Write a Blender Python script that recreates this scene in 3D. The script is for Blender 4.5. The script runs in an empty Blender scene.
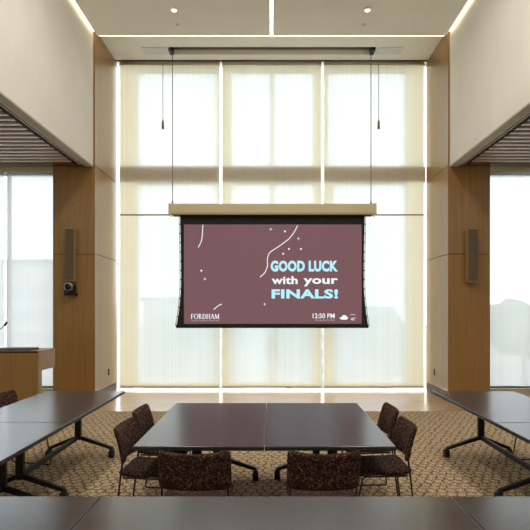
import bpy, bmesh, math, random
from mathutils import Vector, Matrix
random.seed(7)
SC = bpy.context.scene
COL = SC.collection
F, H = 560.0, 1.72          # focal length in pixels of the 530 px frame, camera height

# ------------------------------------------------------------------ camera
cd = bpy.data.cameras.new('camera'); cam = bpy.data.objects.new('camera', cd); COL.objects.link(cam)
cam.location = (0, 0, H); cam.rotation_euler = (math.radians(90), 0, 0)
cd.sensor_width = 36; cd.lens = 36 * F / 530
cd.shift_x = -6.5 / 530; cd.shift_y = 43 / 530
SC.camera = cam

# ------------------------------------------------------------------ world, lights, exposure
def N(nt, kind, **kw):
    n = nt.nodes.new(kind)
    for k, v in kw.items():
        if k in n.inputs: n.inputs[k].default_value = v
        else: setattr(n, k, v)
    return n
w = bpy.data.worlds.new('overcast_sky'); SC.world = w; w.use_nodes = True
nt = w.node_tree; nt.nodes.clear()
tc = N(nt, 'ShaderNodeTexCoord'); mp = N(nt, 'ShaderNodeMapping'); mp.inputs['Scale'].default_value = (2, 2, 6)
nz = N(nt, 'ShaderNodeTexNoise', Scale=1.6, Detail=4.0)
rp = N(nt, 'ShaderNodeValToRGB')
rp.color_ramp.elements[0].position = .38; rp.color_ramp.elements[0].color = (.76, .88, 1, 1)
rp.color_ramp.elements[1].position = .62; rp.color_ramp.elements[1].color = (.97, .985, 1, 1)
bg = N(nt, 'ShaderNodeBackground', Strength=3.7); wo = N(nt, 'ShaderNodeOutputWorld')
nt.links.new(tc.outputs['Generated'], mp.inputs[0]); nt.links.new(mp.outputs[0], nz.inputs[0])
nt.links.new(nz.outputs[0], rp.inputs[0]); nt.links.new(rp.outputs[0], bg.inputs[0]); nt.links.new(bg.outputs[0], wo.inputs[0])

def area(name, loc, sx, sy, power, col, rot=(0, 0, 0), portal=False):
    l = bpy.data.lights.new(name, 'AREA'); l.shape = 'RECTANGLE'; l.size = sx; l.size_y = sy
    l.energy = power; l.color = col
    o = bpy.data.objects.new(name, l); COL.objects.link(o); o.location = loc; o.rotation_euler = rot
    if portal: l.cycles.is_portal = True
    return o
WARM = (1.0, .96, .89)
# fill lamps added under the ceilings, without fixtures: two rows over the tables, one row over each side aisle
for yy in (-1.9, 2.2, 6.3):
    for xx in (-1.62, 1.62):
        area('ceiling_fill_light', (xx, yy, 6.69), .4, 3.6, 50, WARM)
for yy in (-1.0, 2.5, 6.0):
    for xx in (-5.0, 5.0):
        area('aisle_fill_light', (xx, yy, 4.28), .6, 1.2, 10, WARM)  # extra fill added to brighten the aisles
# daylight portals just outside the windows
R90 = math.radians(90)
area('window_portal', (0, 12.1, 3.5), 6.9, 7.4, 1, (1, 1, 1), (-R90, 0, 0), True)
area('window_portal', (-5.25, 10.9, 2.25), 2.6, 4.2, 1, (1, 1, 1), (-R90, 0, 0), True)
area('window_portal', (5.25, 10.9, 2.25), 2.6, 4.2, 1, (1, 1, 1), (-R90, 0, 0), True)

vs = SC.view_settings
vs.view_transform = 'Standard'; vs.look = 'None'; vs.exposure = 0.5; vs.gamma = 1; vs.use_curve_mapping = False
SC.cycles.use_denoising = True
SC.cycles.max_bounces = 10; SC.cycles.diffuse_bounces = 5; SC.cycles.transparent_max_bounces = 12
SC.cycles.caustics_reflective = False; SC.cycles.sample_clamp_indirect = 6

# ------------------------------------------------------------------ measuring helpers: photo pixel at a known depth -> metres
def PX(px, Y): return (px - 271.5) / F * Y
def PZ(py, Y): return H + (308 - py) / F * Y

# ------------------------------------------------------------------ materials
def mat(name, col=(.5, .5, .5), rough=.5, metal=0, emit=None, estr=0, spec=.5):
    m = bpy.data.materials.new(name); m.use_nodes = True
    b = m.node_tree.nodes['Principled BSDF']
    b.inputs['Base Color'].default_value = (*col, 1); b.inputs['Roughness'].default_value = rough
    b.inputs['Metallic'].default_value = metal; b.inputs['Specular IOR Level'].default_value = spec
    if emit: b.inputs['Emission Color'].default_value = (*emit, 1); b.inputs['Emission Strength'].default_value = estr
    return m
def bsdf(m): return m.node_tree.nodes['Principled BSDF']
def ramp(nt, fac, stops):
    r = N(nt, 'ShaderNodeValToRGB'); e = r.color_ramp.elements
    while len(e) < len(stops): e.new(.5)
    for el, (p, c) in zip(e, stops): el.position = p; el.color = (*c, 1)
    nt.links.new(fac, r.inputs[0]); return r.outputs[0]
def coords(nt, scale, which='Object'):
    t = N(nt, 'ShaderNodeTexCoord'); m = N(nt, 'ShaderNodeMapping'); m.inputs['Scale'].default_value = scale
    nt.links.new(t.outputs[which], m.inputs[0]); return m.outputs[0]
def wpos(nt, scale):
    g = N(nt, 'ShaderNodeNewGeometry'); m = N(nt, 'ShaderNodeMapping'); m.inputs['Scale'].default_value = scale
    nt.links.new(g.outputs['Position'], m.inputs[0]); return m.outputs[0]
def wood(name, c0, c1, scale, rough, spec=.5, bump=0.0, obj=False):
    m = mat(name, c0, rough, spec=spec); nt = m.node_tree
    v = coords(nt, scale) if obj else wpos(nt, scale)
    n = N(nt, 'ShaderNodeTexNoise', Scale=1.0, Detail=5.0, Roughness=.6, Distortion=.4); nt.links.new(v, n.inputs['Vector'])
    nt.links.new(ramp(nt, n.outputs[0], [(.3, c0), (.7, c1)]), bsdf(m).inputs['Base Color'])
    return m
def plaster(name, col, amp=.04, rough=.85):
    m = mat(name, col, rough, spec=.2); nt = m.node_tree
    n = N(nt, 'ShaderNodeTexNoise', Scale=1.3, Detail=5.0); nt.links.new(wpos(nt, (1, 1, 1)), n.inputs['Vector'])
    nt.links.new(ramp(nt, n.outputs[0], [(.3, tuple(c * (1 - amp) for c in col)), (.7, tuple(min(1, c * (1 + amp)) for c in col))]), bsdf(m).inputs['Base Color'])
    return m
M = {}
M['plaster'] = plaster('plaster', (.73, .705, .64))
M['ceiling'] = plaster('ceiling_paint', (.88, .86, .78), .015)
M['veneer'] = wood('oak_veneer', (.25, .125, .030), (.33, .178, .048), (26, 26, .9), .34, .8)
bsdf(M['veneer']).inputs['Coat Weight'].default_value = .12; bsdf(M['veneer']).inputs['Coat Roughness'].default_value = .25
M['lectern_wood'] = wood('lectern_veneer', (.24, .13, .040), (.31, .175, .060), (30, 30, 1.2), .45, .4)
M['groove'] = mat('dark_groove', (.03, .02, .015), .8)
M['base'] = mat('taupe_baseboard', (.075, .06, .05), .5)
M['floorwood'] = wood('pale_oak_floor', (.46, .275, .145), (.58, .37, .205), (1.2, 14, 1), .24, .9)
bsdf(M['floorwood']).inputs['Coat Weight'].default_value = .35; bsdf(M['floorwood']).inputs['Coat Roughness'].default_value = .16
M['laminate'] = wood('dark_walnut_laminate', (.022, .018, .019), (.060, .050, .051), (55, 2, 60), .22, .6, obj=True)
M['edge'] = mat('black_edge_band', (.012, .012, .015), .55)
M['black'] = mat('black_powder_coat', (.010, .010, .011), .5, spec=.3)
M['rubber'] = mat('black_rubber', (.01, .01, .01), .6)
M['chrome'] = mat('dark_steel_rod', (.035, .03, .03), .32, .7)
M['alu'] = mat('champagne_aluminium', (.66, .58, .38), .5, .0)
M['blackcloth'] = mat('black_masking_cloth', (.012, .012, .011), .8)
M['darkmetal'] = mat('dark_grey_metal', (.16, .16, .14), .6)
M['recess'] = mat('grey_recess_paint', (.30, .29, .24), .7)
M['cable'] = mat('steel_cable', (.25, .24, .22), .4, .6)
M['tan'] = mat('tan_painted_metal', (.30, .205, .105), .5)
M['grille'] = mat('brown_grille', (.115, .085, .045), .7)
M['white'] = mat('white_paint', (.8, .79, .75), .5)
M['panelwhite'] = mat('access_panel_white', (.72, .72, .68), .6)
M['slat'] = wood('slat_timber', (.56, .49, .41), (.66, .60, .52), (1, 30, 30), .40)
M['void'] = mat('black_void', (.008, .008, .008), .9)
M['lip'] = plaster('soffit_shade_tone', (.46, .43, .355), .02)  # underside shade put into the colour; sills and roller tubes share the tone
M['led'] = mat('led_diffuser', (.9, .85, .7), .5, emit=(1.0, .86, .62), estr=5)
M['lamp'] = mat('lamp_lens', (.9, .9, .8), .5, emit=(1.0, .90, .70), estr=.9)
M['silver'] = mat('silver_plastic', (.30, .30, .31), .35, .6)
M['lens'] = mat('black_glass_lens', (.004, .004, .005), .08)
M['wframe'] = mat('grey_green_aluminium', (.55, .60, .57), .45)
M['brass'] = mat('brass_weight', (.30, .20, .09), .4, .6)

def carpet():
    m = mat('patterned_carpet', (.3, .22, .12), .95, spec=.1); nt = m.node_tree; L = nt.links.new
    g = N(nt, 'ShaderNodeNewGeometry')
    nzv = N(nt, 'ShaderNodeTexNoise', Scale=8.0, Detail=2.0)
    L(g.outputs['Position'], nzv.inputs['Vector'])
    sub = N(nt, 'ShaderNodeVectorMath', operation='SUBTRACT'); L(nzv.outputs['Color'], sub.inputs[0]); sub.inputs[1].default_value = (.5, .5, .5)
    scl = N(nt, 'ShaderNodeVectorMath', operation='SCALE'); L(sub.outputs[0], scl.inputs[0]); scl.inputs['Scale'].default_value = .11
    add = N(nt, 'ShaderNodeVectorMath', operation='ADD'); L(g.outputs['Position'], add.inputs[0]); L(scl.outputs[0], add.inputs[1])
    mp = N(nt, 'ShaderNodeMapping'); mp.inputs['Scale'].default_value = (10.6, 9.2, 0); L(add.outputs[0], mp.inputs[0])
    R = (1.0, 1.7320508, 1.0)
    def cell(off):
        a = N(nt, 'ShaderNodeVectorMath', operation='ADD'); L(mp.outputs[0], a.inputs[0]); a.inputs[1].default_value = (1000 * R[0] + off[0], 1000 * R[1] + off[1], .5)
        mo = N(nt, 'ShaderNodeVectorMath', operation='MODULO'); L(a.outputs[0], mo.inputs[0]); mo.inputs[1].default_value = R
        s = N(nt, 'ShaderNodeVectorMath', operation='SUBTRACT'); L(mo.outputs[0], s.inputs[0]); s.inputs[1].default_value = (R[0] / 2, R[1] / 2, .5)
        ab = N(nt, 'ShaderNodeVectorMath', operation='ABSOLUTE'); L(s.outputs[0], ab.inputs[0])
        dt = N(nt, 'ShaderNodeVectorMath', operation='DOT_PRODUCT'); L(ab.outputs[0], dt.inputs[0]); dt.inputs[1].default_value = (.5, .8660254, 0)
        sx = N(nt, 'ShaderNodeSeparateXYZ'); L(ab.outputs[0], sx.inputs[0])
        mx = N(nt, 'ShaderNodeMath', operation='MAXIMUM'); L(dt.outputs['Value'], mx.inputs[0]); L(sx.outputs[0], mx.inputs[1])
        return mx.outputs[0]
    mn = N(nt, 'ShaderNodeMath', operation='MINIMUM'); L(cell((0, 0)), mn.inputs[0]); L(cell((R[0] / 2, R[1] / 2)), mn.inputs[1])
    n2 = N(nt, 'ShaderNodeTexNoise', Scale=55.0, Detail=4.0); L(g.outputs['Position'], n2.inputs['Vector'])
    n3 = N(nt, 'ShaderNodeTexNoise', Scale=2.2, Detail=2.0); L(g.outputs['Position'], n3.inputs['Vector'])
    tan = ramp(nt, n2.outputs[0], [(.38, (.24, .165, .09)), (.62, (.72, .56, .37))])
    col = ramp(nt, mn.outputs[0], [(.0, (1, 1, 1)), (.39, (.92, .9, .87)), (.455, (.32, .27, .24)), (.5, (.18, .15, .14))])
    mul = N(nt, 'ShaderNodeMix', data_type='RGBA', blend_type='MULTIPLY'); mul.inputs[0].default_value = 1
    L(tan, mul.inputs[6]); L(col, mul.inputs[7])
    L(mul.outputs[2], bsdf(m).inputs['Base Color'])
    return m
M['carpet'] = carpet()

def chair_fabric(name, c0, c1, c2):
    m = mat(name, c0, .9, spec=.15); nt = m.node_tree; L = nt.links.new
    v = coords(nt, (1, 1, 1))
    vo = N(nt, 'ShaderNodeTexVoronoi', Scale=120.0); L(v, vo.inputs['Vector'])
    n = N(nt, 'ShaderNodeTexNoise', Scale=85.0, Detail=3.0, Distortion=1.0); L(v, n.inputs['Vector'])
    a = ramp(nt, n.outputs[0], [(.42, c0), (.55, c1), (.68, c2)])
    b = ramp(nt, vo.outputs['Distance'], [(.2, (1, 1, 1)), (.75, (.45, .42, .42))])
    mul = N(nt, 'ShaderNodeMix', data_type='RGBA', blend_type='MULTIPLY'); mul.inputs[0].default_value = 1
    L(a, mul.inputs[6]); L(b, mul.inputs[7]); L(mul.outputs[2], bsdf(m).inputs['Base Color'])
    return m
M['fabric'] = chair_fabric('burgundy_mottled_upholstery', (.016, .009, .007), (.080, .036, .030), (.30, .19, .13))

def shade_fabric(name, through, col):
    """sun-screen cloth: partly see-through weave, partly light-diffusing"""
    m = bpy.data.materials.new(name); m.use_nodes = True; nt = m.node_tree; nt.nodes.clear(); L = nt.links.new
    out = N(nt, 'ShaderNodeOutputMaterial')
    d = N(nt, 'ShaderNodeBsdfDiffuse'); t = N(nt, 'ShaderNodeBsdfTranslucent')
    tr = N(nt, 'ShaderNodeBsdfTransparent', Color=(1, 1, 1, 1))
    wv = N(nt, 'ShaderNodeTexNoise', Scale=1.0, Detail=2.0); L(wpos(nt, (55, 1, .05)), wv.inputs['Vector'])   # uneven vertical weave
    cc = ramp(nt, wv.outputs[0], [(.36, tuple(c * .93 for c in col)), (.64, col)])
    L(cc, d.inputs[0]); L(cc, t.inputs[0])
    m1 = N(nt, 'ShaderNodeMixShader', Fac=.5); L(d.outputs[0], m1.inputs[1]); L(t.outputs[0], m1.inputs[2])
    mr = N(nt, 'ShaderNodeMapRange'); mr.inputs['To Min'].default_value = through * .7; mr.inputs['To Max'].default_value = through * 1.3
    L(wv.outputs[0], mr.inputs[0])
    m2 = N(nt, 'ShaderNodeMixShader'); L(mr.outputs[0], m2.inputs[0]); L(m1.outputs[0], m2.inputs[1]); L(tr.outputs[0], m2.inputs[2])
    L(m2.outputs[0], out.inputs[0]); return m
M['shade'] = shade_fabric('cream_shade_cloth', .07, (.69, .70, .685))
M['sideshade'] = shade_fabric('white_shade_cloth', .14, (.71, .755, .775))
def glass():
    m = bpy.data.materials.new('window_glass'); m.use_nodes = True; nt = m.node_tree; nt.nodes.clear(); L = nt.links.new
    out = N(nt, 'ShaderNodeOutputMaterial'); tr = N(nt, 'ShaderNodeBsdfTransparent', Color=(.95, .96, .955, 1))
    gl = N(nt, 'ShaderNodeBsdfGlossy', Roughness=.02); mx = N(nt, 'ShaderNodeMixShader', Fac=.05)
    L(tr.outputs[0], mx.inputs[1]); L(gl.outputs[0], mx.inputs[2]); L(mx.outputs[0], out.inputs[0]); return m
M['glass'] = glass()
def frosted(name, col):
    m = bpy.data.materials.new(name); m.use_nodes = True; nt = m.node_tree; nt.nodes.clear(); L = nt.links.new
    out = N(nt, 'ShaderNodeOutputMaterial'); d = N(nt, 'ShaderNodeBsdfDiffuse', Color=(*col, 1)); t = N(nt, 'ShaderNodeBsdfTranslucent', Color=(*col, 1))
    m1 = N(nt, 'ShaderNodeMixShader', Fac=.8); L(d.outputs[0], m1.inputs[1]); L(t.outputs[0], m1.inputs[2]); L(m1.outputs[0], out.inputs[0]); return m
M['spandrel'] = frosted('fritted_spandrel_glass', (.95, .89, .75))
M['transom'] = frosted('cream_transom', (.50, .40, .25))

# ------------------------------------------------------------------ mesh helpers
class MB:
    def __init__(self): self.bm = bmesh.new(); self.mats = []; self.cur = 0
    def m(self, material):
        if material not in self.mats: self.mats.append(material)
        self.cur = self.mats.index(material); return self
    def _set(self, faces):
        for f in faces: f.material_index = self.cur
    def box(self, a, b, bev=0.0, seg=2):
        before = set(self.bm.faces)
        r = bmesh.ops.create_cube(self.bm, size=1)
        c = [(a[i] + b[i]) / 2 for i in range(3)]; s = [abs(b[i] - a[i]) for i in range(3)]
        for v in r['verts']: v.co = Vector((c[0] + v.co.x * s[0], c[1] + v.co.y * s[1], c[2] + v.co.z * s[2]))
        if bev > 0:
            es = list({e for v in r['verts'] for e in v.link_edges})
            bmesh.ops.bevel(self.bm, geom=es, offset=min(bev, min(s) * .49), segments=seg, affect='EDGES', profile=.5)
        self._set(set(self.bm.faces) - before); return self
    def tube(self, pts, r, seg=8, closed=False):
        pts = [Vector(p) for p in pts]; n = len(pts); rings = []
        up0 = Vector((.13, .31, .94))
        for i, p in enumerate(pts):
            t = ((pts[i] - pts[i - 1]).normalized() if i else Vector()) + ((pts[i + 1] - pts[i]).normalized() if i < n - 1 else Vector())
            t = t.normalized() if t.length > 1e-6 else Vector((0, 0, 1))
            a = t.cross(up0)
            if a.length < .1: a = t.cross(Vector((1, 0, 0)))
            a.normalize(); b = t.cross(a)
            rr = r[i] if isinstance(r, (list, tuple)) else r
            rings.append([self.bm.verts.new(p + (a * math.cos(2 * math.pi * k / seg) + b * math.sin(2 * math.pi * k / seg)) * rr) for k in range(seg)])
        fs = []
        for i in range(n - 1):
            for k in range(seg):
                fs.append(self.bm.faces.new((rings[i][k], rings[i][(k + 1) % seg], rings[i + 1][(k + 1) % seg], rings[i + 1][k])))
        fs.append(self.bm.faces.new(rings[0])); fs.append(self.bm.faces.new(list(reversed(rings[-1]))))
        self._set(fs); return self
    def cyl(self, p0, p1, r, seg=20): return self.tube([p0, p1], r, seg)
    def prism(self, poly, fn, depth):
        """poly: 2-D outline, fn(u, v, w) -> point, w in (0, depth)"""
        a = [self.bm.verts.new(fn(u, v, 0)) for u, v in poly]; b = [self.bm.verts.new(fn(u, v, depth)) for u, v in poly]
        n = len(poly); fs = [self.bm.faces.new(a), self.bm.faces.new(list(reversed(b)))]
        for i in range(n): fs.append(self.bm.faces.new((a[i], b[i], b[(i + 1) % n], a[(i + 1) % n])))
        self._set(fs); return self
    def grid(self, fn, nu, nv):
        vs = [[self.bm.verts.new(fn(i / nu, j / nv)) for j in range(nv + 1)] for i in range(nu + 1)]
        fs = [self.bm.faces.new((vs[i][j], vs[i + 1][j], vs[i + 1][j + 1], vs[i][j + 1])) for i in range(nu) for j in range(nv)]
        self._set(fs); return self
    def build(self, name, material=None, parent=None, smooth=False, loc=None):
        if material and not self.mats: self.mats = [material]
        bmesh.ops.recalc_face_normals(self.bm, faces=self.bm.faces[:])
        me = bpy.data.meshes.new(name); self.bm.to_mesh(me); self.bm.free()
        for mm in self.mats: me.materials.append(mm)
        if smooth:
            for p in me.polygons: p.use_smooth = True
        o = bpy.data.objects.new(name, me); COL.objects.link(o)
        if parent: o.parent = parent
        if loc: o.location = loc
        return o
def tag(o, label=None, cat=None, group=None, kind=None):
    if label: o['label'] = label
    if cat: o['category'] = cat
    if group: o['group'] = group
    if kind: o['kind'] = kind
    return o
def empty(name, loc=(0, 0, 0), rz=0):
    o = bpy.data.objects.new(name, None); o.empty_display_size = .1; COL.objects.link(o)
    o.location = loc; o.rotation_euler = (0, 0, rz); return o
def copy_tree(o, parent=None):
    c = o.copy(); COL.objects.link(c)
    if parent: c.parent = parent
    for ch in list(o.children): copy_tree(ch, c)
    return c
def struct(mb, name, material=None, parent=None, smooth=False):
    o = mb.build(name, material, parent, smooth)
    if not parent: o['kind'] = 'structure'
    return o
def mod_bevel(o, wdt, seg=2):
    b = o.modifiers.new('bevel', 'BEVEL'); b.width = wdt; b.segments = seg; b.limit_method = 'ANGLE'; return o

# ------------------------------------------------------------------ room shell
YW, YC, YS, YB = 11.75, 10.28, 10.42, -5.0      # window wall, pier faces, side window plane, rear wall
XP, XO, XS = 3.24, 4.01, 6.5                    # pier inner / outer face, aisle outer wall
ZC, ZT = 6.71, 6.86                             # hung ceiling, upper ceiling
ZB = 4.33                                       # underside of the upper side walls
struct(MB().box((-XS, YB, -.2), (XS, 9.32, 0)), 'floor', M['carpet'])
struct(MB().box((-XS, 9.32, -.2), (XS, YW + .2, 0)), 'floor_timber', M['floorwood'])
# hung ceiling: two boards with slots for light between them, the side walls and the rear edge
for s in (-1, 1):
    b = MB().box((s * .03, YB, ZC), (s * 3.20, YC - .02, ZC + .05))
    struct(b, 'ceiling_left' if s < 0 else 'ceiling_right', M['ceiling'])
# upper ceiling with the recess of the projection screen left open
sx0, sx1, sy0, sy1 = PX(170, 11.2), PX(375, 11.2), 11.03, 11.36
ub = MB()
ub.box((-3.35, YB, ZT), (3.35, sy0, ZT + .1)); ub.box((-3.35, sy1, ZT), (3.35, YW + .2, ZT + .1))
ub.box((-3.35, sy0, ZT), (sx0, sy1, ZT + .1)); ub.box((sx1, sy0, ZT), (3.35, sy1, ZT + .1))
struct(ub, 'ceiling_upper', M['ceiling'])
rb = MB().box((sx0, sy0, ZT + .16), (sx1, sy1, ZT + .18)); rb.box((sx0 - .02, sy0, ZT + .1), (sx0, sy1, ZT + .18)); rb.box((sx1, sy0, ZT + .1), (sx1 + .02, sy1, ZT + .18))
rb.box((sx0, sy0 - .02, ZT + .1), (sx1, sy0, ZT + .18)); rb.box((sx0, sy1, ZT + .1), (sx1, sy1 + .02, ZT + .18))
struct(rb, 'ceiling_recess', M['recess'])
# blind pocket trim along the head of the main window
struct(MB().box((-XP, 11.61, ZT - .012), (XP, 11.65, ZT)), 'trim_1', M['groove'])
for s, side in ((-1, 'left'), (1, 'right')):
    # upper plaster wall, its underside lip and the black strips beside the slats
    wl = MB().m(M['plaster']).box((s * 3.27, YB, ZB + .004), (s * 3.35, YC - .004, 6.95))
    struct(wl, 'wall_' + side)
    lp = MB().m(M['lip']).box((s * 3.272, YB, ZB - .02), (s * 3.41, YC - .004, ZB + .004))
    struct(lp, 'trim_2' if s < 0 else 'trim_3')
    tr = MB().m(M['void']).box((s * 3.352, YB, ZB + .03), (s * 3.62, YC - .004, ZB + .06))
    tr.m(M['white']).box((s * 3.455, YB, ZB + .012), (s * 3.464, YC - .004, ZB + .03))
    tr.m(M['white']).box((s * 3.505, YB, ZB + .012), (s * 3.514, YC - .004, ZB + .03))
    struct(tr, 'trim_4' if s < 0 else 'trim_5')
    # slatted aisle ceiling: timber slats across a black void
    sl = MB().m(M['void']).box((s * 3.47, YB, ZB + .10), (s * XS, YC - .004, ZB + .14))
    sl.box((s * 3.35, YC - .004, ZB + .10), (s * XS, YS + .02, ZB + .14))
    y = 4.2; sl.m(M['slat'])
    while y < YC - .1:
        sl.box((s * 3.60, y, ZB + .02), (s * XS, y + .085, ZB + .045)); y += .20
    struct(sl, 'ceiling_slats_' + side)
    # timber clad pier: dark core, panels with open joints
    pr = MB().m(M['groove']).box((s * (XP + .012), YC + .012, .0), (s * XO, YW, 6.95))
    zs = [.165, 2.71, 4.335, 6.855]
    pr.m(M['veneer'])
    for a, b in zip(zs[:-1], zs[1:]):
        pr.box((s * XP, YC, a + .006), (s * (XO + .002), YW - .01, b - .006))
    struct(pr, 'wall_pier_' + side)
    bs = MB().box((s * (XP - .004), YC - .004, 0), (s * (XO + .004), YW - .04, .16)).build('baseboard_' + side, M['base']); bs['kind'] = 'structure'
    # aisle: outer wall, header, sill
    struct(MB().box((s * XS, YB, 0), (s * (XS + .15), YS + .2, 4.5)), 'wall_aisle_' + side, M['plaster'])
    hs = MB().m(M['plaster']).box((s * XO, YS, 4.24), (s * XS, YS + .2, 4.5)).m(M['lip']).box((s * XO, YS, 0), (s * XS, YS + .2, .215))
    struct(hs, 'wall_window_side_' + side)
struct(MB().box((-XS, YB - .15, 0), (XS, YB, 7)), 'wall_rear', M['plaster'])
struct(MB().box((-3.35, YW + .2, 0), (3.35, YW + .21, .0)), 'trim_9', M['lip']) if False else None

# ------------------------------------------------------------------ windows: the main three bays
ZW0, ZWT = 0.0, ZT
def frame_mesh(x0, x1, z0, z1, holes, y, thick, name, material):
    xs = sorted({x0, x1, *[h[0] for h in holes], *[h[1] for h in holes]}); zs = sorted({z0, z1, *[h[2] for h in holes], *[h[3] for h in holes]})
    b = MB(); V = {}
    def v(i, j, k):
        if (i, j, k) not in V: V[(i, j, k)] = b.bm.verts.new((xs[i], y + k * thick, zs[j]))
        return V[(i, j, k)]
    def solid(i, j):
        if i < 0 or j < 0 or i >= len(xs) - 1 or j >= len(zs) - 1: return False
        cx, cz = (xs[i] + xs[i + 1]) / 2, (zs[j] + zs[j + 1]) / 2
        return not any(h[0] < cx < h[1] and h[2] < cz < h[3] for h in holes)
    for i in range(len(xs) - 1):
        for j in range(len(zs) - 1):
            if not solid(i, j): continue
            for k in (0, 1): b.bm.faces.new([v(i, j, k), v(i + 1, j, k), v(i + 1, j + 1, k), v(i, j + 1, k)])
            if not solid(i - 1, j): b.bm.faces.new([v(i, j, 0), v(i, j + 1, 0), v(i, j + 1, 1), v(i, j, 1)])
            if not solid(i + 1, j): b.bm.faces.new([v(i + 1, j, 0), v(i + 1, j + 1, 0), v(i + 1, j + 1, 1), v(i + 1, j, 1)])
            if not solid(i, j - 1): b.bm.faces.new([v(i, j, 0), v(i + 1, j, 0), v(i + 1, j, 1), v(i, j, 1)])
            if not solid(i, j + 1): b.bm.faces.new([v(i, j + 1, 0), v(i + 1, j + 1, 0), v(i + 1, j + 1, 1), v(i, j + 1, 1)])
    return b.build(name, material)
XX = lambda px: PX(px, YW)
ZZ = lambda py: PZ(py, YW)
u0, u1, l0, l1 = ZZ(73), ZZ(165.5), ZZ(184.5), ZZ(381)
bays = [(119.5, 219.6, [(138.4, 216.8)], [(138.4, 216.8)]),
        (222.0, 321.3, [(231.6, 270.3), (273.8, 313)], [(231.6, 270.3), (273.8, 313)]),
        (323.8, 425.5, [(328.3, 405.2)], [(333.5, 405.2)])]
for n, (a, b, up, lo) in enumerate(bays, 1):
    holes = [(XX(p), XX(q), u1, u0) for p, q in up] + [(XX(p), XX(q), l1, l0) for p, q in lo]
    fr = frame_mesh(XX(a), XX(b), .05, ZT - .02, holes, YW, .05, 'window_%d' % n, M['spandrel']); fr['kind'] = 'structure'
    g = MB()
    for h in holes: g.box((h[0], YW + .02, h[2]), (h[1], YW + .03, h[3]))
    g.build('glass_pane', M['glass'], fr)
    t = MB().box((XX(a), YW - .012, ZZ(182.5)), (XX(b), YW - .002, ZZ(167))).build('transom', M['transom'], fr)
    t = MB().box((XX(a), YW - .010, ZZ(66)), (XX(b), YW - .002, ZT - .02)).build('window_head', M['transom'], fr)
struct(MB().box((-3.24, YW + .1, 0), (3.24, YW + .11, ZT)), 'window_4', M['glass'])     # outer glazing behind the bays and their gaps
# side windows
for s, n in ((-1, 5), (1, 6)):
    xm = 4.93
    holes = [(s * (XO + .02), s * (xm - .03), .26, 4.2), (s * (xm + .03), s * (XS - .1), .26, 4.2)]
    holes = [(min(h[0], h[1]), max(h[0], h[1]), h[2], h[3]) for h in holes]
    fr = frame_mesh(min(s * XO, s * XS), max(s * XO, s * XS), .215, 4.24, holes, YS + .08, .07, 'window_%d' % n, M['wframe']); fr['kind'] = 'structure'
    g = MB()
    for h in holes: g.box((h[0], YS + .11, h[2]), (h[1], YS + .118, h[3]))
    g.build('glass_pane', M['glass'], fr)

# ------------------------------------------------------------------ light slots (things that glow)
def led(name, a, b, label):
    o = empty(name, ((a[0] + b[0]) / 2, (a[1] + b[1]) / 2, a[2]))
    c = Vector(o.location)
    MB().box(Vector(a) - c, Vector(b) - c).build('diffuser', M['led'], o)
    a2, b2 = Vector(a) - c, Vector(b) - c
    MB().box((a2.x, a2.y, b2.z), (b2.x, b2.y, b2.z + .02)).build('channel', M['white'], o)
    tag(o, label, 'light', 'linear lights in the ceiling slots'); return o
led('linear_light', (-3.25, YB + .2, ZC + .06), (-3.222, YC - .06, ZC + .075), 'long linear light in the slot along the left plaster wall')
led('linear_light', (3.222, YB + .2, ZC + .06), (3.25, YC - .06, ZC + .075), 'long linear light in the slot along the right plaster wall')
led('linear_light', (-.024, YB + .2, ZC + .01), (.024, YC - .06, ZC + .03), 'thin linear light running down the middle of the ceiling')
led('linear_light', (-3.18, YC + .0, ZC + .02), (3.18, YC + .035, ZC + .035), 'linear light crossing the ceiling in front of the projector screen recess')

# ceiling fixtures
for px, side in ((174, 'left'), (367.5, 'right')):
    y = 9.35; x = PX(px, y)
    o = empty('recessed_downlight', (x, y, ZC))
    MB().tube([(0, 0, 0), (0, 0, -.012), (0, 0, -.018)], [.068, .068, .05], 28).build('trim_ring', M['white'], o, True)
    MB().tube([(0, 0, -.0185), (0, 0, -.032), (0, 0, -.040)], [.048, .044, .02], 24).build('lens', M['lamp'], o, True)
    tag(o, 'round recessed ceiling downlight %s of the centre light line' % side, 'light')
    y = 9.86; x = PX(177.5 if side == 'left' else 363.5, y)
    o = empty('ceiling_sensor', (x, y, ZC))
    MB().cyl((0, 0, 0), (0, 0, -.008), .045, 24).build('plate', M['white'], o)
    MB().tube([(0, 0, -.008), (0, 0, -.02), (0, 0, -.028)], [.03, .026, .01], 20).build('cap', M['white'], o, True)
    tag(o, 'small white round ceiling cap behind the %s downlight' % side, 'sprinkler cap')
for a, b, side in ((143, 169, 'left'), (376.5, 402, 'right')):
    y0, y1 = 11.04, 11.34
    x0, x1 = PX(a, 11.2), PX(b, 11.2)
    o = MB().box((x0, y0, ZT - .012), (x1, y1, ZT)).build('access_panel', M['panelwhite'])
    tag(o, 'pale access panel in the ceiling %s of the screen recess' % side, 'access panel')

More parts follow.
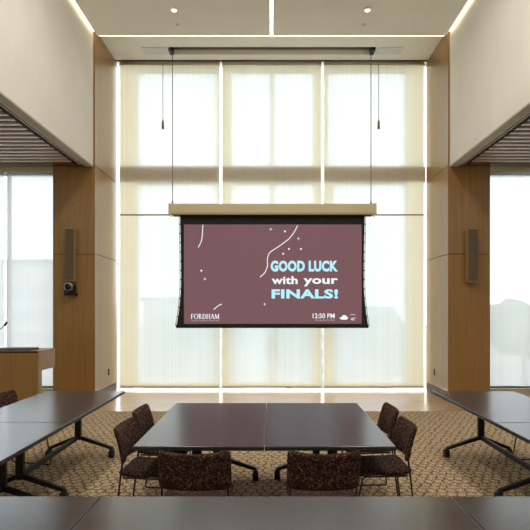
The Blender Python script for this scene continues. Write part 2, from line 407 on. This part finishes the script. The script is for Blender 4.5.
# ------------------------------------------------------------------ roller blinds
def blind(x0, x1, ztop, zbot, y, mt, label, batten=None, cord=None, group='main window blinds', tube_r=.03):
    o = empty('roller_blind', ((x0 + x1) / 2, y, zbot)); c = Vector(o.location)
    wd = (x1 - x0) / 2; h = ztop - zbot
    MB().grid(lambda u, v: (-wd + 2 * wd * u, .004 * math.sin(u * 9 + v * 3), v * h), 24, 12).build('cloth', mt, o, True)
    MB().cyl((-wd, .0, h), (wd, .0, h), tube_r, 16).build('roller_tube', mt if batten is None else M['lip'], o, True)
    MB().box((-wd, -.015, -.035), (wd, .015, .002), .006).build('hem_bar', M['alu'] if batten else M['darkmetal'], o)
    if batten: MB().box((-wd, -.02, batten - zbot - .014), (wd, -.006, batten - zbot + .014), .004).build('batten', M['tan'], o)
    if cord:
        cx = cord - c.x
        MB().cyl((cx, -.07, h - .02), (cx, -.07, PZ(121, y) - zbot), .007, 6).build('pull_cord', M['cable'], o)
        MB().tube([(cx, -.07, PZ(121, y) - zbot), (cx, -.07, PZ(123, y) - zbot), (cx, -.07, PZ(130, y) - zbot)], [.012, .024, .027], 12).build('cord_weight', M['brass'], o, True)
    return tag(o, label, 'blind', group)
YBL = 11.69
zt, zb = PZ(63.5, YBL) , PZ(387.5, YBL) + .03
XB = lambda px: PX(px, YBL)
blind(XB(120.0), XB(219.8), zt, zb, YBL, M['shade'], 'cream roller blind covering the left bay of the tall window', PZ(215, YBL), PX(163.5, YBL))
blind(XB(222.0), XB(321.5), zt, zb, YBL, M['shade'], 'cream roller blind covering the middle bay, behind the hanging screen', PZ(215, YBL))
blind(XB(323.8), XB(423.6), zt, zb, YBL, M['shade'], 'cream roller blind covering the right bay of the tall window', PZ(215, YBL), PX(378, YBL))
YSB = YS - .02
zst, zsb = 4.22, .27
blind(-4.90, -4.035, zst, zsb, YSB, M['sideshade'], 'white roller blind right beside the pier with the camera', group='side window blinds', tube_r=.03)
blind(-6.40, -4.97, zst, zsb, YSB, M['sideshade'], 'white roller blind at the far left frame edge behind the lectern', group='side window blinds', tube_r=.03)
blind(4.055, 6.40, zst, zsb, YSB, M['sideshade'], 'white roller blind of the side window at the right frame edge', group='side window blinds', tube_r=.03)
for s, side in ((-1, 'left'), (1, 'right')):
    o = MB().m(M['alu']).box((s * (XO + .01), YSB - .07, 4.245), (s * (XS - .05), YSB - .05, 4.325), .004).build('blind_pelmet')
    tag(o, 'long cream pelmet above the %s side window blind' % side, 'pelmet', None)

# ------------------------------------------------------------------ projection screen
YP = 11.2
XQ = lambda px: PX(px, YP)
ZQ = lambda py: PZ(py, YP)
scr = empty('projection_screen', (0, YP, ZQ(210)))
tag(scr, 'wide hanging projection screen showing a mauve good-luck slide', 'projection screen')
O = Vector(scr.location)
def L3(px, py, dy=0.0): return Vector((XQ(px), YP + dy, ZQ(py))) - O
case = MB().m(M['alu'])
prof = [(-.10, .11), (-.12, .085), (-.12, -.07), (-.10, -.11), (.09, -.11), (.12, -.07), (.12, .09), (.10, .11)]
x0, x1 = XQ(170.5), XQ(374.5)
case.prism(prof, lambda u, v, wv: Vector((x0 + wv, u, v)), x1 - x0)
case_o = case.build('case', None, scr)
for xx in (x0, x1): MB().box((xx - .02, -.13, -.118), (xx + .02, .13, .118), .01).build('end_cap', M['alu'], scr)
MB().box((x0 + .06, -.121, -.112), (x1 - .06, .10, -.118)).build('slot_strip', M['groove'], scr)
for px in (172.5, 371):
    xx = XQ(px)
    MB().cyl((xx, 0, .1), (xx, 0, ZT + .2 - O.z), .009, 8).build('cable', M['cable'], scr)
    b = MB().tube([(xx, 0, .108), (xx, 0, .14), (xx, 0, .19)], [.025, .02, .01], 10).build('cable_grip', M['darkmetal'], scr)
    xe = xx - .03 if px < 200 else xx + .03
    MB().box((xe - .035, -.12, ZT - O.z - .03), (xe + .035, .12, ZT - O.z + .2)).build('bracket', M['black'], scr)
# masking cloth: pinched sides
yl = 215.0; yb = 326.0
def side_x(v, left):
    e = 180.0 if left else 364.8
    pinch = 1.8 * math.sin(math.pi * min(1, v * .78)) ; flare = 4.2 * max(0, (v - .55) / .45) ** 2
    return e + (pinch * .6 - flare if left else -pinch * .6 + flare)
def cloth(u, v):
    py = yl + (yb - yl) * v; a, b = side_x(v, True), side_x(v, False)
    return L3(a + (b - a) * u, py, .0)
cl = MB().grid(cloth, 8, 24).build('masking_cloth', M['blackcloth'], scr)
so = cl.modifiers.new('thickness', 'SOLIDIFY'); so.thickness = .004
for left in (True, False):
    pts = []
    for k in range(0, 25):
        v = k / 24; a = side_x(v, left) + (-1.0 if left else 1.0)
        pts.append(L3(a, yl + (yb - yl) * v))
        if 0 < k < 24 and k % 2 == 0:
            i = side_x(v, left); p = L3(i, yl + (yb - yl) * v)
            MB().box((p.x - .022, -.004, p.z - .012), (p.x + .02, .004, p.z + .012)).build('cord_guide', M['blackcloth'], scr)
    cdm = MB().tube(pts, .006, 6).build('tension_cord', M['blackcloth'], scr)
ba, bb = L3(176, 328), L3(368.5, 324.6)
MB().box((ba.x, -.025, ba.z), (bb.x, .025, bb.z), .012).build('weight_bar', M['black'], scr)

# the picture on the screen
def emis(name, col, st=.8):
    return mat(name, (.02, .02, .02), .6, emit=col, estr=st, spec=.1)
M['slide'] = emis('slide_mauve', (.165, .080, .090), .80)
M['slide_white'] = emis('slide_white', (.80, .86, .92))
M['slide_pale'] = emis('slide_pale_line', (.62, .52, .56))
M['slide_cyan'] = emis('slide_cyan', (.42, .80, .92))
ia, ib = L3(184, 323.8), L3(361.6, 224.5)
surf = MB().box((ia.x, -.008, ia.z), (ib.x, -.003, ib.z)).build('picture', M['slide'], scr)
tag(surf, 'lit mauve slide')
YT = -.0085
def text(body, px0, px1, py0, py1, material, name, bold=0.0, gap=1.0):
    cu = bpy.data.curves.new(name, 'FONT'); cu.body = body; cu.size = 1; cu.offset = bold; cu.space_character = gap; cu.resolution_u = 3
    t = bpy.data.objects.new(name, cu); COL.objects.link(t)
    dg = bpy.context.evaluated_depsgraph_get(); dg.update()
    me = bpy.data.meshes.new_from_object(t.evaluated_get(dg)); bpy.data.objects.remove(t); bpy.data.curves.remove(cu)
    xs = [v.co.x for v in me.vertices]; ys = [v.co.y for v in me.vertices]
    a, b = L3(px0, py1), L3(px1, py0)
    bm = bmesh.new(); bm.from_mesh(me)
    for v in bm.verts:
        v.co = Vector((a.x + (v.co.x - min(xs)) / (max(xs) - min(xs)) * (b.x - a.x), YT, a.z + (v.co.y - min(ys)) / (max(ys) - min(ys)) * (b.z - a.z)))
    r = bmesh.ops.extrude_face_region(bm, geom=bm.faces[:])
    for v in [g for g in r['geom'] if isinstance(g, bmesh.types.BMVert)]: v.co.y -= .003
    bmesh.ops.recalc_face_normals(bm, faces=bm.faces[:])
    bm.to_mesh(me); bm.free(); me.materials.clear(); me.materials.append(material)
    for p in me.polygons: p.material_index = 0
    o = bpy.data.objects.new(name, me); COL.objects.link(o); o.parent = surf; return o
text('GOOD LUCK', 270.6, 337.8, 260.6, 271.7, M['slide_cyan'], 'headline', .05, 1.06)
text('with', 271.6, 297.6, 276.2, 284.2, M['slide_white'], 'headline', .030, 1.04)
text('your', 303.5, 337.9, 278.2, 286.4, M['slide_white'], 'headline', .030, 1.04)
text('FINALS!', 271.6, 338.0, 289.2, 298.6, M['slide_cyan'], 'headline', .040, 1.06)
text('12:50 PM', 312.6, 334.6, 313.4, 318.2, M['slide_white'], 'clock_text', .012)
text('Thursday, May 12, 2022', 314.5, 334.4, 319.5, 321.0, M['slide_pale'], 'date_text')
text('45\u00b0', 350.8, 355.6, 317.6, 320.4, M['slide_white'], 'temperature_text', .01)
MB().box(L3(350.4, 315.0, YT - .002), L3(355.4, 314.3, YT)).build('weather_line', M['slide_pale'], surf)
# cloud symbol
def blob(cx, cy, rx, ry, n=18): return [(cx + rx * math.cos(2 * math.pi * k / n), cy + ry * math.sin(2 * math.pi * k / n)) for k in range(n)]
cb = MB()
for i, (cx, cy, rx, ry) in enumerate(((342.0, 318.2, 2.2, 1.3), (344.2, 316.9, 2.3, 1.9), (346.0, 317.9, 1.9, 1.5), (344, 318.9, 3.6, .8))):
    cb.prism(blob(cx, cy, rx, ry), lambda u, v, wv, i=i: L3(u, v, YT - wv - i * .0004), .002)
cb.build('cloud_symbol', M['slide_white'], surf)
# serif word FORDHAM drawn from strokes (unit letter box 0..1 x 0..1)
S = []
def stroke(a, b, t): S.append((a, b, t))
def letter(ch, ox, wd):
    th, tn = .15, .07
    X = lambda u: ox + u * wd
    def serif(u, z, e=.16): stroke((X(u - e), z), (X(u + e), z), tn)
    if ch == 'F':
        stroke((X(.25), 0), (X(.25), 1), th); stroke((X(.1), .965), (X(.95), .965), tn); stroke((X(.25), .52), (X(.75), .52), tn); stroke((X(.93), .97), (X(.93), .76), tn); stroke((X(.75), .62), (X(.75), .42), tn); serif(.25, .035)
    if ch in 'OD':
        c = .5 if ch == 'O' else .22; r = .44 if ch == 'O' else .68
        a0, a1 = (0, 2 * math.pi) if ch == 'O' else (-math.pi / 2, math.pi / 2)
        pts = [(X(c + r * math.cos(a0 + (a1 - a0) * k / 14)), .5 + .47 * math.sin(a0 + (a1 - a0) * k / 14)) for k in range(15)]
        for p, q in zip(pts[:-1], pts[1:]): stroke(p, q, th if abs(p[1] + q[1] - 1) < .5 else .09)
        if ch == 'D': stroke((X(.25), 0), (X(.25), 1), th); serif(.25, .035); serif(.25, .965)
    if ch == 'R':
        stroke((X(.25), 0), (X(.25), 1), th); serif(.25, .035); serif(.2, .965)
        pts = [(X(.3 + .42 * math.cos(-math.pi / 2 + math.pi * k / 8)), .74 + .235 * math.sin(-math.pi / 2 + math.pi * k / 8)) for k in range(9)]
        for p, q in zip(pts[:-1], pts[1:]): stroke(p, q, .11)
        stroke((X(.45), .5), (X(.92), .03), .13); serif(.9, .035, .1)
    if ch == 'H':
        for u in (.2, .8): stroke((X(u), 0), (X(u), 1), th); serif(u, .035); serif(u, .965)
        stroke((X(.2), .5), (X(.8), .5), tn)
    if ch == 'A':
        stroke((X(.12), .03), (X(.5), 1), .075); stroke((X(.5), 1), (X(.88), .03), th); stroke((X(.28), .35), (X(.72), .35), tn); serif(.12, .035, .12); serif(.88, .035, .12)
    if ch == 'M':
        stroke((X(.12), .03), (X(.16), 1), .08); stroke((X(.16), 1), (X(.5), .06), th); stroke((X(.5), .06), (X(.84), 1), .08); stroke((X(.84), 1), (X(.88), .03), th); serif(.12, .035, .1); serif(.88, .035, .12)
ox = 0
for ch, wd in zip('FORDHAM', (.78, 1, .92, .98, 1.02, .98, 1.15)): letter(ch, ox, wd); ox += wd + .04
fm = MB(); sxx = (219.4 - 190.8) / ox; h0 = 318.9; hh = 5.0
for i, (a, b, t) in enumerate(S):
    A, B = Vector((190.8 + a[0] * sxx, h0 - a[1] * hh)), Vector((190.8 + b[0] * sxx, h0 - b[1] * hh))
    d = (B - A).normalized(); nrm = Vector((-d.y, d.x)) * t * hh * .5
    fm.prism([tuple(A + nrm), tuple(A - nrm), tuple(B - nrm), tuple(B + nrm)], lambda u, v, wv, i=i: L3(u, v, YT - wv - i * .00001), .002)
fm.build('crest_wordmark', M['slide_white'], surf)
text('THE JESUIT UNIVERSITY OF NEW YORK', 191.0, 219.2, 320.2, 321.3, M['slide_pale'], 'tagline_text')
# squiggle line and sparkles
def spline(pts, n=8):
    P = [Vector((*p, 0)) for p in pts]; P = [2 * P[0] - P[1]] + P + [2 * P[-1] - P[-2]]; out = []
    for i in range(1, len(P) - 2):
        for k in range(n):
            t = k / n; a, b, c, d = P[i - 1:i + 3]
            out.append(.5 * ((2 * b) + (c - a) * t + (2 * a - 5 * b + 4 * c - d) * t * t + (3 * b - a - 3 * c + d) * t ** 3))
    out.append(P[-2]); return out
for pts in ([(202.9, 225), (202.4, 234), (201.4, 241), (198.3, 247.5)],
            [(297.6, 225.3), (294.5, 231.5), (289, 238.7), (279, 246.3), (270, 252.5), (267.4, 259), (267.4, 266), (264.5, 273), (260, 277.2)],
            [(221.8, 304), (217.5, 306.3), (213.8, 309.6)]):
    q = [L3(p.x, p.y, YT) for p in spline(pts)]
    MB().tube(q, .0085, 6).build('squiggle_line', M['slide_white'], surf)
stars = [(270.7, 229.4, 1), (298.4, 238.7, 1), (264.7, 304.1, 1), (204.9, 279, 1), (284.9, 231.4, 0), (289, 249, 0), (300.9, 249, 0), (283.2, 253.8, 0), (201.4, 270.7, 0)]
for x, y, star in stars:
    if star: poly = [(x + (1.9 if k % 2 == 0 else .42) * math.cos(math.pi * k / 4), y + (1.9 if k % 2 == 0 else .42) * math.sin(math.pi * k / 4)) for k in range(8)]
    else: poly = blob(x, y, .95, .95, 12)
    MB().prism(poly, lambda u, v, wv: L3(u, v, YT - wv), .002).build('sparkle' if star else 'dot', M['slide_white'], surf)

# ------------------------------------------------------------------ pier fittings
def col_speaker(px0, px1, py0, py1, side, label):
    xa, xb = PX(px0, YC - .15), PX(px1, YC - .15); z0, z1 = PZ(py1, YC - .1), PZ(py0, YC - .1)
    o = empty('column_speaker', ((xa + xb) / 2, YC, (z0 + z1) / 2)); wd = (xb - xa) / 2; h = (z1 - z0) / 2
    MB().box((-wd, -.15, -h), (wd, -.02, h), .008).build('cabinet', M['tan'], o)
    MB().box((-wd + .008, -.158, -h + .02), (wd - .008, -.1495, h - .02), .003).build('grille', M['grille'], o)
    MB().box((-wd * .5, -.02, h * .3), (wd * .5, 0, h * .5)).build('wall_bracket', M['black'], o)
    MB().box((-wd * .9, -.155, -h - .012), (wd * 1.0, -.01, -h), .003).build('bottom_cap', M['tan'], o)
    tag(o, label, 'speaker', None); return o
col_speaker(65.2, 74.2, 228, 281, 'left', 'slim tan column speaker above the camera on the left wood pier')
col_speaker(467.6, 477.8, 228.5, 282, 'right', 'slim tan column speaker alone on the right wood pier')
o = empty('wall_camera', (PX(70.8, YC - .08), YC, PZ(295.5, YC)))
MB().box((-.095, -.16, .0), (.105, 0, .05), .012).build('base', M['black'], o)
MB().tube([(0, -.09, .05), (0, -.09, .075), (0, -.09, .085)], [.07, .07, .05], 20).build('swivel', M['black'], o, True)
hd = MB().tube([(-.01, -.03, .155), (-.01, -.10, .155), (-.01, -.17, .155), (-.01, -.182, .155)], [.055, .078, .08, .07], 28).build('head', M['black'], o, True)
MB().tube([(-.01, -.165, .155), (-.01, -.19, .155), (-.01, -.196, .155)], [.082, .080, .07], 28).build('ring', M['silver'], hd, True)
MB().tube([(-.01, -.182, .155), (-.01, -.2, .155), (-.01, -.205, .155)], [.06, .058, .045], 24).build('lens', M['lens'], hd, True)
for s in (-1, 1): MB().box((-.01 + s * .092 - .012, -.12, .06), (-.01 + s * .092 + .012, -.06, .20), .008).build('yoke', M['black'], o)
tag(o, 'black and silver pan-tilt camera under the left column speaker', 'camera')
for px, side in ((72.4, 'left'), (469.6, 'right')):
    o = empty('wall_sensor', (PX(px, YC), YC, PZ(203.8, YC)))
    MB().cyl((0, 0, 0), (0, -.008, 0), .022, 18).build('plate', M['tan'], o)
    MB().cyl((0, -.008, 0), (0, -.014, 0), .011, 14).build('eye', M['black'], o)
    tag(o, 'tiny round wall sensor above the speaker on the %s pier' % side, 'sensor')
for s, side in ((-1, 'left'), (1, 'right')):
    o = empty('wall_outlet', (s * XP, 11.14, .447))
    MB().box((0, -.04, -.065), (-s * .008, .04, .065), .003).build('plate', M['black'], o)
    for z in (-.03, .03): MB().box((-s * .008, -.016, z - .016), (-s * .010, .016, z + .016)).build('socket', M['void'], o)
    tag(o, 'dark outlet plate low on the inner face of the %s pier' % side, 'outlet')

# ------------------------------------------------------------------ tables
TL, TW, TZ = 1.82, .93, .74
def make_table():
    """long axis along local y; post set slightly towards local -x"""
    root = empty('folding_table')
    top = MB().m(M['laminate']).box((-TW / 2, -TL / 2, TZ - .028), (TW / 2, TL / 2, TZ), .005, 2)
    to = top.build('tabletop', None, root)
    e = MB()
    for (a, b) in (((-TW / 2 - .0015, -TL / 2 - .0015, TZ - .030), (TW / 2 + .0015, -TL / 2 + .002, TZ - .006)), ((-TW / 2 - .0015, TL / 2 - .002, TZ - .030), (TW / 2 + .0015, TL / 2 + .0015, TZ - .006)),
                   ((-TW / 2 - .0015, -TL / 2, TZ - .030), (-TW / 2 + .002, TL / 2, TZ - .006)), ((TW / 2 - .002, -TL / 2, TZ - .030), (TW / 2 + .0015, TL / 2, TZ - .006))): e.box(a, b)
    e.build('edge_band', M['edge'], to)
    px = -.03; yl = TL / 2 - .165
    for s in (-1, 1):
        y = s * yl
        MB().box((px - .035, y - .028, .20), (px + .035, y + .028, TZ - .05), .008).build('post', M['black'], root)
        MB().box((px - .28, y - .035, TZ - .055), (px + .28, y + .035, TZ - .0285), .006).build('top_bracket', M['black'], root)
        for q in (-1, 1):
            xe = q * .36
            ft = MB()
            d = Vector((xe - px, 0, .105 - .235)); n = Vector((-d.z, 0, d.x)).normalized() * .022
            A, B = Vector((px, 0, .235)), Vector((xe, 0, .105))
            if n.z < 0: n = -n
            ft.prism([(0, 0), (1, 0), (1, 1), (0, 1)], lambda u, v, wv: A + (B - A) * u + n * (2 * v - 1) * (1 - .25 * u) + Vector((0, y - .024 + wv, 0)), .048)
            f = mod_bevel(ft.build('foot', M['black'], root), .006)
            c = MB().cyl((xe - .028, y - .018, .044), (xe + .028, y - .018, .044), .044, 22)
            c.box((xe - .018, y - .03, .045), (xe + .018, y + .03, .105), .006)
            c.cyl((xe, y, .09), (xe, y, .12), .012, 10)
            co = c.build('caster', M['rubber'], f)
    MB().box((px - .018, -yl, .205), (px + .018, yl, .255), .008).build('stretcher', M['black'], root)
    MB().box((px - .025, -yl, TZ - .10), (px + .025, yl, TZ - .06), .006).build('top_rail', M['black'], root)
    return root
tab0 = make_table()
GT = 'dark walnut tables of the seminar rectangle'
tabs = [  # x, y, rotation, label
    (-.520, 4.872, 0, 'left one of the two dark tables pushed together in the middle'),
    (.418, 4.872, math.pi, 'right one of the two dark tables pushed together in the middle'),
    (-2.20, 5.715, 0, 'dark wheeled table along the left side, far one nearest the lectern'),
    (-2.20, 3.888, 0, 'dark table along the left side, near one cut by the frame'),
    (2.38, 5.70, math.pi, 'dark wheeled table along the right side, far one near the window'),
    (2.38, 3.873, math.pi, 'dark table along the right side, near one cut by the frame'),
    (.027, 2.452, math.pi / 2, 'wide dark table across the bottom of the photo, middle of its row'),
    (-1.800, 2.452, math.pi / 2, 'dark table in the bottom row at the bottom left corner'),
    (1.854, 2.452, math.pi / 2, 'dark table in the bottom row at the bottom right corner')]
for i, (x, y, r, lab) in enumerate(tabs):
    t = tab0 if i == 0 else copy_tree(tab0)
    t.location = (x, y, 0); t.rotation_euler = (0, 0, r); tag(t, lab, 'table', GT)

# ------------------------------------------------------------------ chairs
def rounded(wd, h, r, n=6):
    out = []
    for cx, cz, a in ((wd - r, h - r, 0), (-wd + r, h - r, 90), (-wd + r, -h + r, 180), (wd - r, -h + r, 270)):
        for k in range(n + 1):
            t = math.radians(a + 90 * k / n); out.append((cx + r * math.cos(t), cz + r * math.sin(t)))
    return out
def pad(wd, h, thick, warp, r, nx=20, nz=12):
    """upholstered pad: superellipse-rounded block bent by warp(x, z) -> (x, y, z)"""
    b = MB(); F_, B_ = [], []
    for i in range(nx + 1):
        rf, rb_ = [], []
        for j in range(nz + 1):
            u, v = -1 + 2 * i / nx, -1 + 2 * j / nz
            x, z = u * wd, v * h
            ex, ez = max(0, abs(x) - (wd - r)), max(0, abs(z) - (h - r)); d = math.hypot(ex, ez)
            if ex > 0 and ez > 0 and d > r: x = math.copysign(wd - r + ex * r / d, x); z = math.copysign(h - r + ez * r / d, z)
            edge = min(1, min(wd - abs(u * wd), h - abs(v * h)) / (thick * .9)); t = thick * .5 * math.sqrt(max(0, 1 - (1 - edge) ** 2)) + .002
            rf.append(b.bm.verts.new(warp(x, t, z))); rb_.append(b.bm.verts.new(warp(x, -t, z)))
        F_.append(rf); B_.append(rb_)
    for i in range(nx):
        for j in range(nz):
            b.bm.faces.new((F_[i][j], F_[i + 1][j], F_[i + 1][j + 1], F_[i][j + 1])); b.bm.faces.new((B_[i][j], B_[i][j + 1], B_[i + 1][j + 1], B_[i + 1][j]))
    for i in range(nx):
        for j in (0, nz): b.bm.faces.new((F_[i][j], B_[i][j], B_[i + 1][j], F_[i + 1][j]))
    for j in range(nz):
        for i in (0, nx): b.bm.faces.new((F_[i][j], F_[i][j + 1], B_[i][j + 1], B_[i][j]))
    return b
def make_chair():
    """faces local +y, origin on the floor under the seat"""
    root = empty('sled_chair')
    zc = .67
    def wb(x, t, z):
        k = z / .130
        return Vector((x, -.245 - .035 * k + t + .045 * (x / .23) ** 2 + .012 * (1 - k * k), zc + z + .020 * (x / .23) ** 2 * (k > 0) * k - .006 * (k > 0) * k))
    pad(.238, .130, .042, wb, .035).build('backrest', M['fabric'], root, True)
    def ws(x, t, y):
        k = y / .22
        return Vector((x, y + .0, .448 + t - .016 * max(0, k) ** 3 + .010 * (x / .23) ** 2 + .012 * max(0, -k) ** 2))
    pad(.228, .222, .046, ws, .06).build('seat', M['fabric'], root, True)
    for s in (-1, 1):
        x = s * .215
        pts = [(x * .98, -.186, .62), (x, -.182, .58), (x, -.183, .53), (x, -.194, .46), (x * 1.01, -.215, .25), (x * 1.02, -.245, .03), (x * 1.02, -.238, .009), (x * 1.02, -.20, .007),
               (x * 1.02, 0, .007), (x * 1.02, .20, .007), (x * 1.02, .232, .011), (x * 1.02, .240, .035), (x * 1.0, .205, .25), (x * .97, .172, .405), (x * .95, .15, .422), (x * .93, -.02, .424), (x * .95, -.18, .43)]
        MB().tube(pts, .0075, 8).build('side_frame', M['chrome'], root, True)
    for y, z in ((.145, .420), (-.15, .424)):
        MB().cyl((-.205, y, z), (.205, y, z), .007, 8).build('crossbar', M['chrome'], root, True)
    return root
ch0 = make_chair()
GC = 'burgundy sled chairs round the tables'
D = math.radians
chairs = [  # x, y, facing angle (0 faces away from the camera), label
    (-.495, 3.825, D(-1), 'burgundy chair seen from behind at the near end of the left middle table'),
    (.335, 3.825, D(1), 'burgundy chair seen from behind at the near end of the right middle table'),
    (.862, 4.51, D(92), 'burgundy chair right of the middle tables, nearer of that pair'),
    (.877, 5.20, D(92), 'burgundy chair right of the middle tables, farther of that pair'),
    (-.938, 4.45, D(-93), 'burgundy chair left of the middle tables, nearer of that pair'),
    (-.965, 5.12, D(-92), 'burgundy chair left of the middle tables, farther of that pair'),
    (-2.70, 5.97, D(-104), 'burgundy chair behind the left tables in front of the lectern'),
    (2.97, 6.12, D(90), 'burgundy chair behind the right tables, only its legs in view')]
for i, (x, y, r, lab) in enumerate(chairs):
    c = ch0 if i == 0 else copy_tree(ch0)
    c.location = (x, y, 0); c.rotation_euler = (0, 0, r); tag(c, lab, 'chair', GC)

# ------------------------------------------------------------------ lectern with a laptop and a gooseneck microphone
lx1 = -3.365; ly = 8.07
lec = empty('lectern', (lx1, ly, 0)); tag(lec, 'oak veneer lectern left of the pier, cut by the frame', 'lectern')
LH = PZ(351, ly); LB = PZ(371.5, ly)
MB().box((-1.25, 0, 0), (0, .035, LH - .001), .003).build('front_panel', M['lectern_wood'], lec)
MB().box((-1.25, .0, LH - .03), (0, .64, LH), .003).build('top', M['lectern_wood'], lec)
MB().box((-.03, .035, LB), (0, .64, LH - .03), .003).build('side_panel', M['lectern_wood'], lec)
MB().box((-1.25, .035, LB), (-1.22, .64, LH - .03), .003).build('side_panel', M['lectern_wood'], lec)
MB().box((-1.22, .035, LB), (-.03, .62, LB + .02)).build('shelf', M['lectern_wood'], lec)
MB().box((-.06, .035, 0), (-.0, .14, LB), .003).build('leg', M['lectern_wood'], lec)
MB().box((-1.25, .035, 0), (-1.19, .14, LB), .003).build('leg', M['lectern_wood'], lec)
lp = empty('laptop', (PX(21, ly + .3), ly + .2, LH)); tag(lp, 'closed flat black laptop lying on the lectern top', 'laptop')
hw = (PX(38, ly + .2) - PX(4, ly + .2)) / 2
MB().box((-hw, -.13, 0), (hw, .15, .016), .006).build('base', M['darkmetal'], lp)
MB().box((-hw, -.13, .018), (hw, .15, .032), .006).build('lid', M['black'], lp)
MB().cyl((-hw * .8, .148, .017), (hw * .8, .148, .017), .007, 8).build('hinge', M['black'], lp)
mc = empty('gooseneck_microphone', (PX(-9, 8.35), 8.35, LH)); tag(mc, 'thin black gooseneck microphone rising from the lectern at frame edge', 'microphone')
MB().tube([(0, 0, 0), (0, 0, .02), (0, 0, .03)], [.05, .05, .03], 20).build('base', M['black'], mc, True)
tipx = PX(6, 8.35) - mc.location.x; tipz = PZ(323.5, 8.35) - LH
MB().tube([(0, 0, .02), (.01, 0, tipz * .35), (.06, 0, tipz * .62), (tipx - .02, 0, tipz - .03)], .006, 8).build('neck', M['black'], mc, True)
MB().tube([(tipx - .025, 0, tipz - .038), (tipx - .015, 0, tipz - .022), (tipx + .012, 0, tipz + .018), (tipx + .018, 0, tipz + .026)], [.009, .016, .016, .008], 12).build('capsule', M['black'], mc, True)

# ------------------------------------------------------------------ outdoors, seen faintly through the shades
M['ground'] = plaster('pale_paving', (.46, .46, .42), .08)
M['leaf'] = mat('tree_leaves', (.10, .15, .06), .8)
M['bark'] = mat('tree_bark', (.12, .09, .06), .8)
M['facade'] = plaster('pale_facade', (.46, .45, .42), .05)
M['facade2'] = plaster('grey_facade', (.30, .31, .31), .05)
M['dglass'] = mat('facade_windows', (.33, .35, .36), .4)
struct(MB().box((-300, 14, -14.2), (300, 500, -14)), 'ground', M['ground'])
blds = [(-34, 78, 24, 12, 22.0, 'facade', 'pale apartment block beyond the left side window'), (-62, 95, 22, 12, 17.0, 'facade2', 'grey building at the far left beyond the side window'),
        (-13, 92, 16, 12, 17.0, 'facade', 'pale low building beyond the left bay of the tall window'), (14, 110, 20, 12, 15.6, 'facade2', 'grey building beyond the right bay of the tall window'),
        (46, 96, 26, 12, 14.0, 'facade', 'pale building behind the trees beyond the right side window')]
for x, y, wd, dp, h, mt, lab in blds:
    o = empty('building', (x, y, -14)); tag(o, lab, 'building', 'buildings outside')
    MB().box((-wd / 2, 0, 0), (wd / 2, dp, h)).build('wall', M[mt], o)
    MB().box((-wd / 2 - .3, -.3, h), (wd / 2 + .3, dp + .3, h + .5)).build('roof', M['facade2'], o)
    for fz in range(1, int(h / 3.2) + 1):
        MB().box((-wd / 2 + 1, -.06, fz * 3.2 - 2), (wd / 2 - 1, .1, fz * 3.2 - .5)).build('window_band', M['dglass'], o)
def tree(x, y, h, r, lab):
    o = empty('tree', (x, y, -14)); tag(o, lab, 'tree', 'trees outside')
    MB().tube([(0, 0, 0), (.1, 0, h * .4), (0, 0, h * .7)], [.4, .3, .15], 8).build('trunk', M['bark'], o)
    b = MB()
    for k in range(16):
        a = random.random() * 6.28; rr = r * random.uniform(.1, .7); c = Vector((rr * math.cos(a), rr * math.sin(a), h - r * random.uniform(.25, 1.4)))
        q = bmesh.ops.create_icosphere(b.bm, subdivisions=2, radius=r * random.uniform(.3, .5))
        for v in q['verts']: v.co = v.co * random.uniform(.85, 1.15) + c
    b.build('crown', M['leaf'], o)
for x, y, h, r, lab in ((27, 60, 17.3, 4, 'leafy tree outside the right side window, nearest the pier'), (40, 66, 16.6, 4.5, 'leafy tree outside the right side window, at the frame edge'),
                        (11.5, 58, 15.0, 3.5, 'leafy tree outside behind the right bay of the tall window'), (-11.5, 62, 14.6, 3.5, 'leafy tree outside behind the left bay of the tall window'),
                        (2, 66, 13.6, 3.2, 'leafy tree outside behind the middle bay under the screen')):
    tree(x, y, h, r, lab)
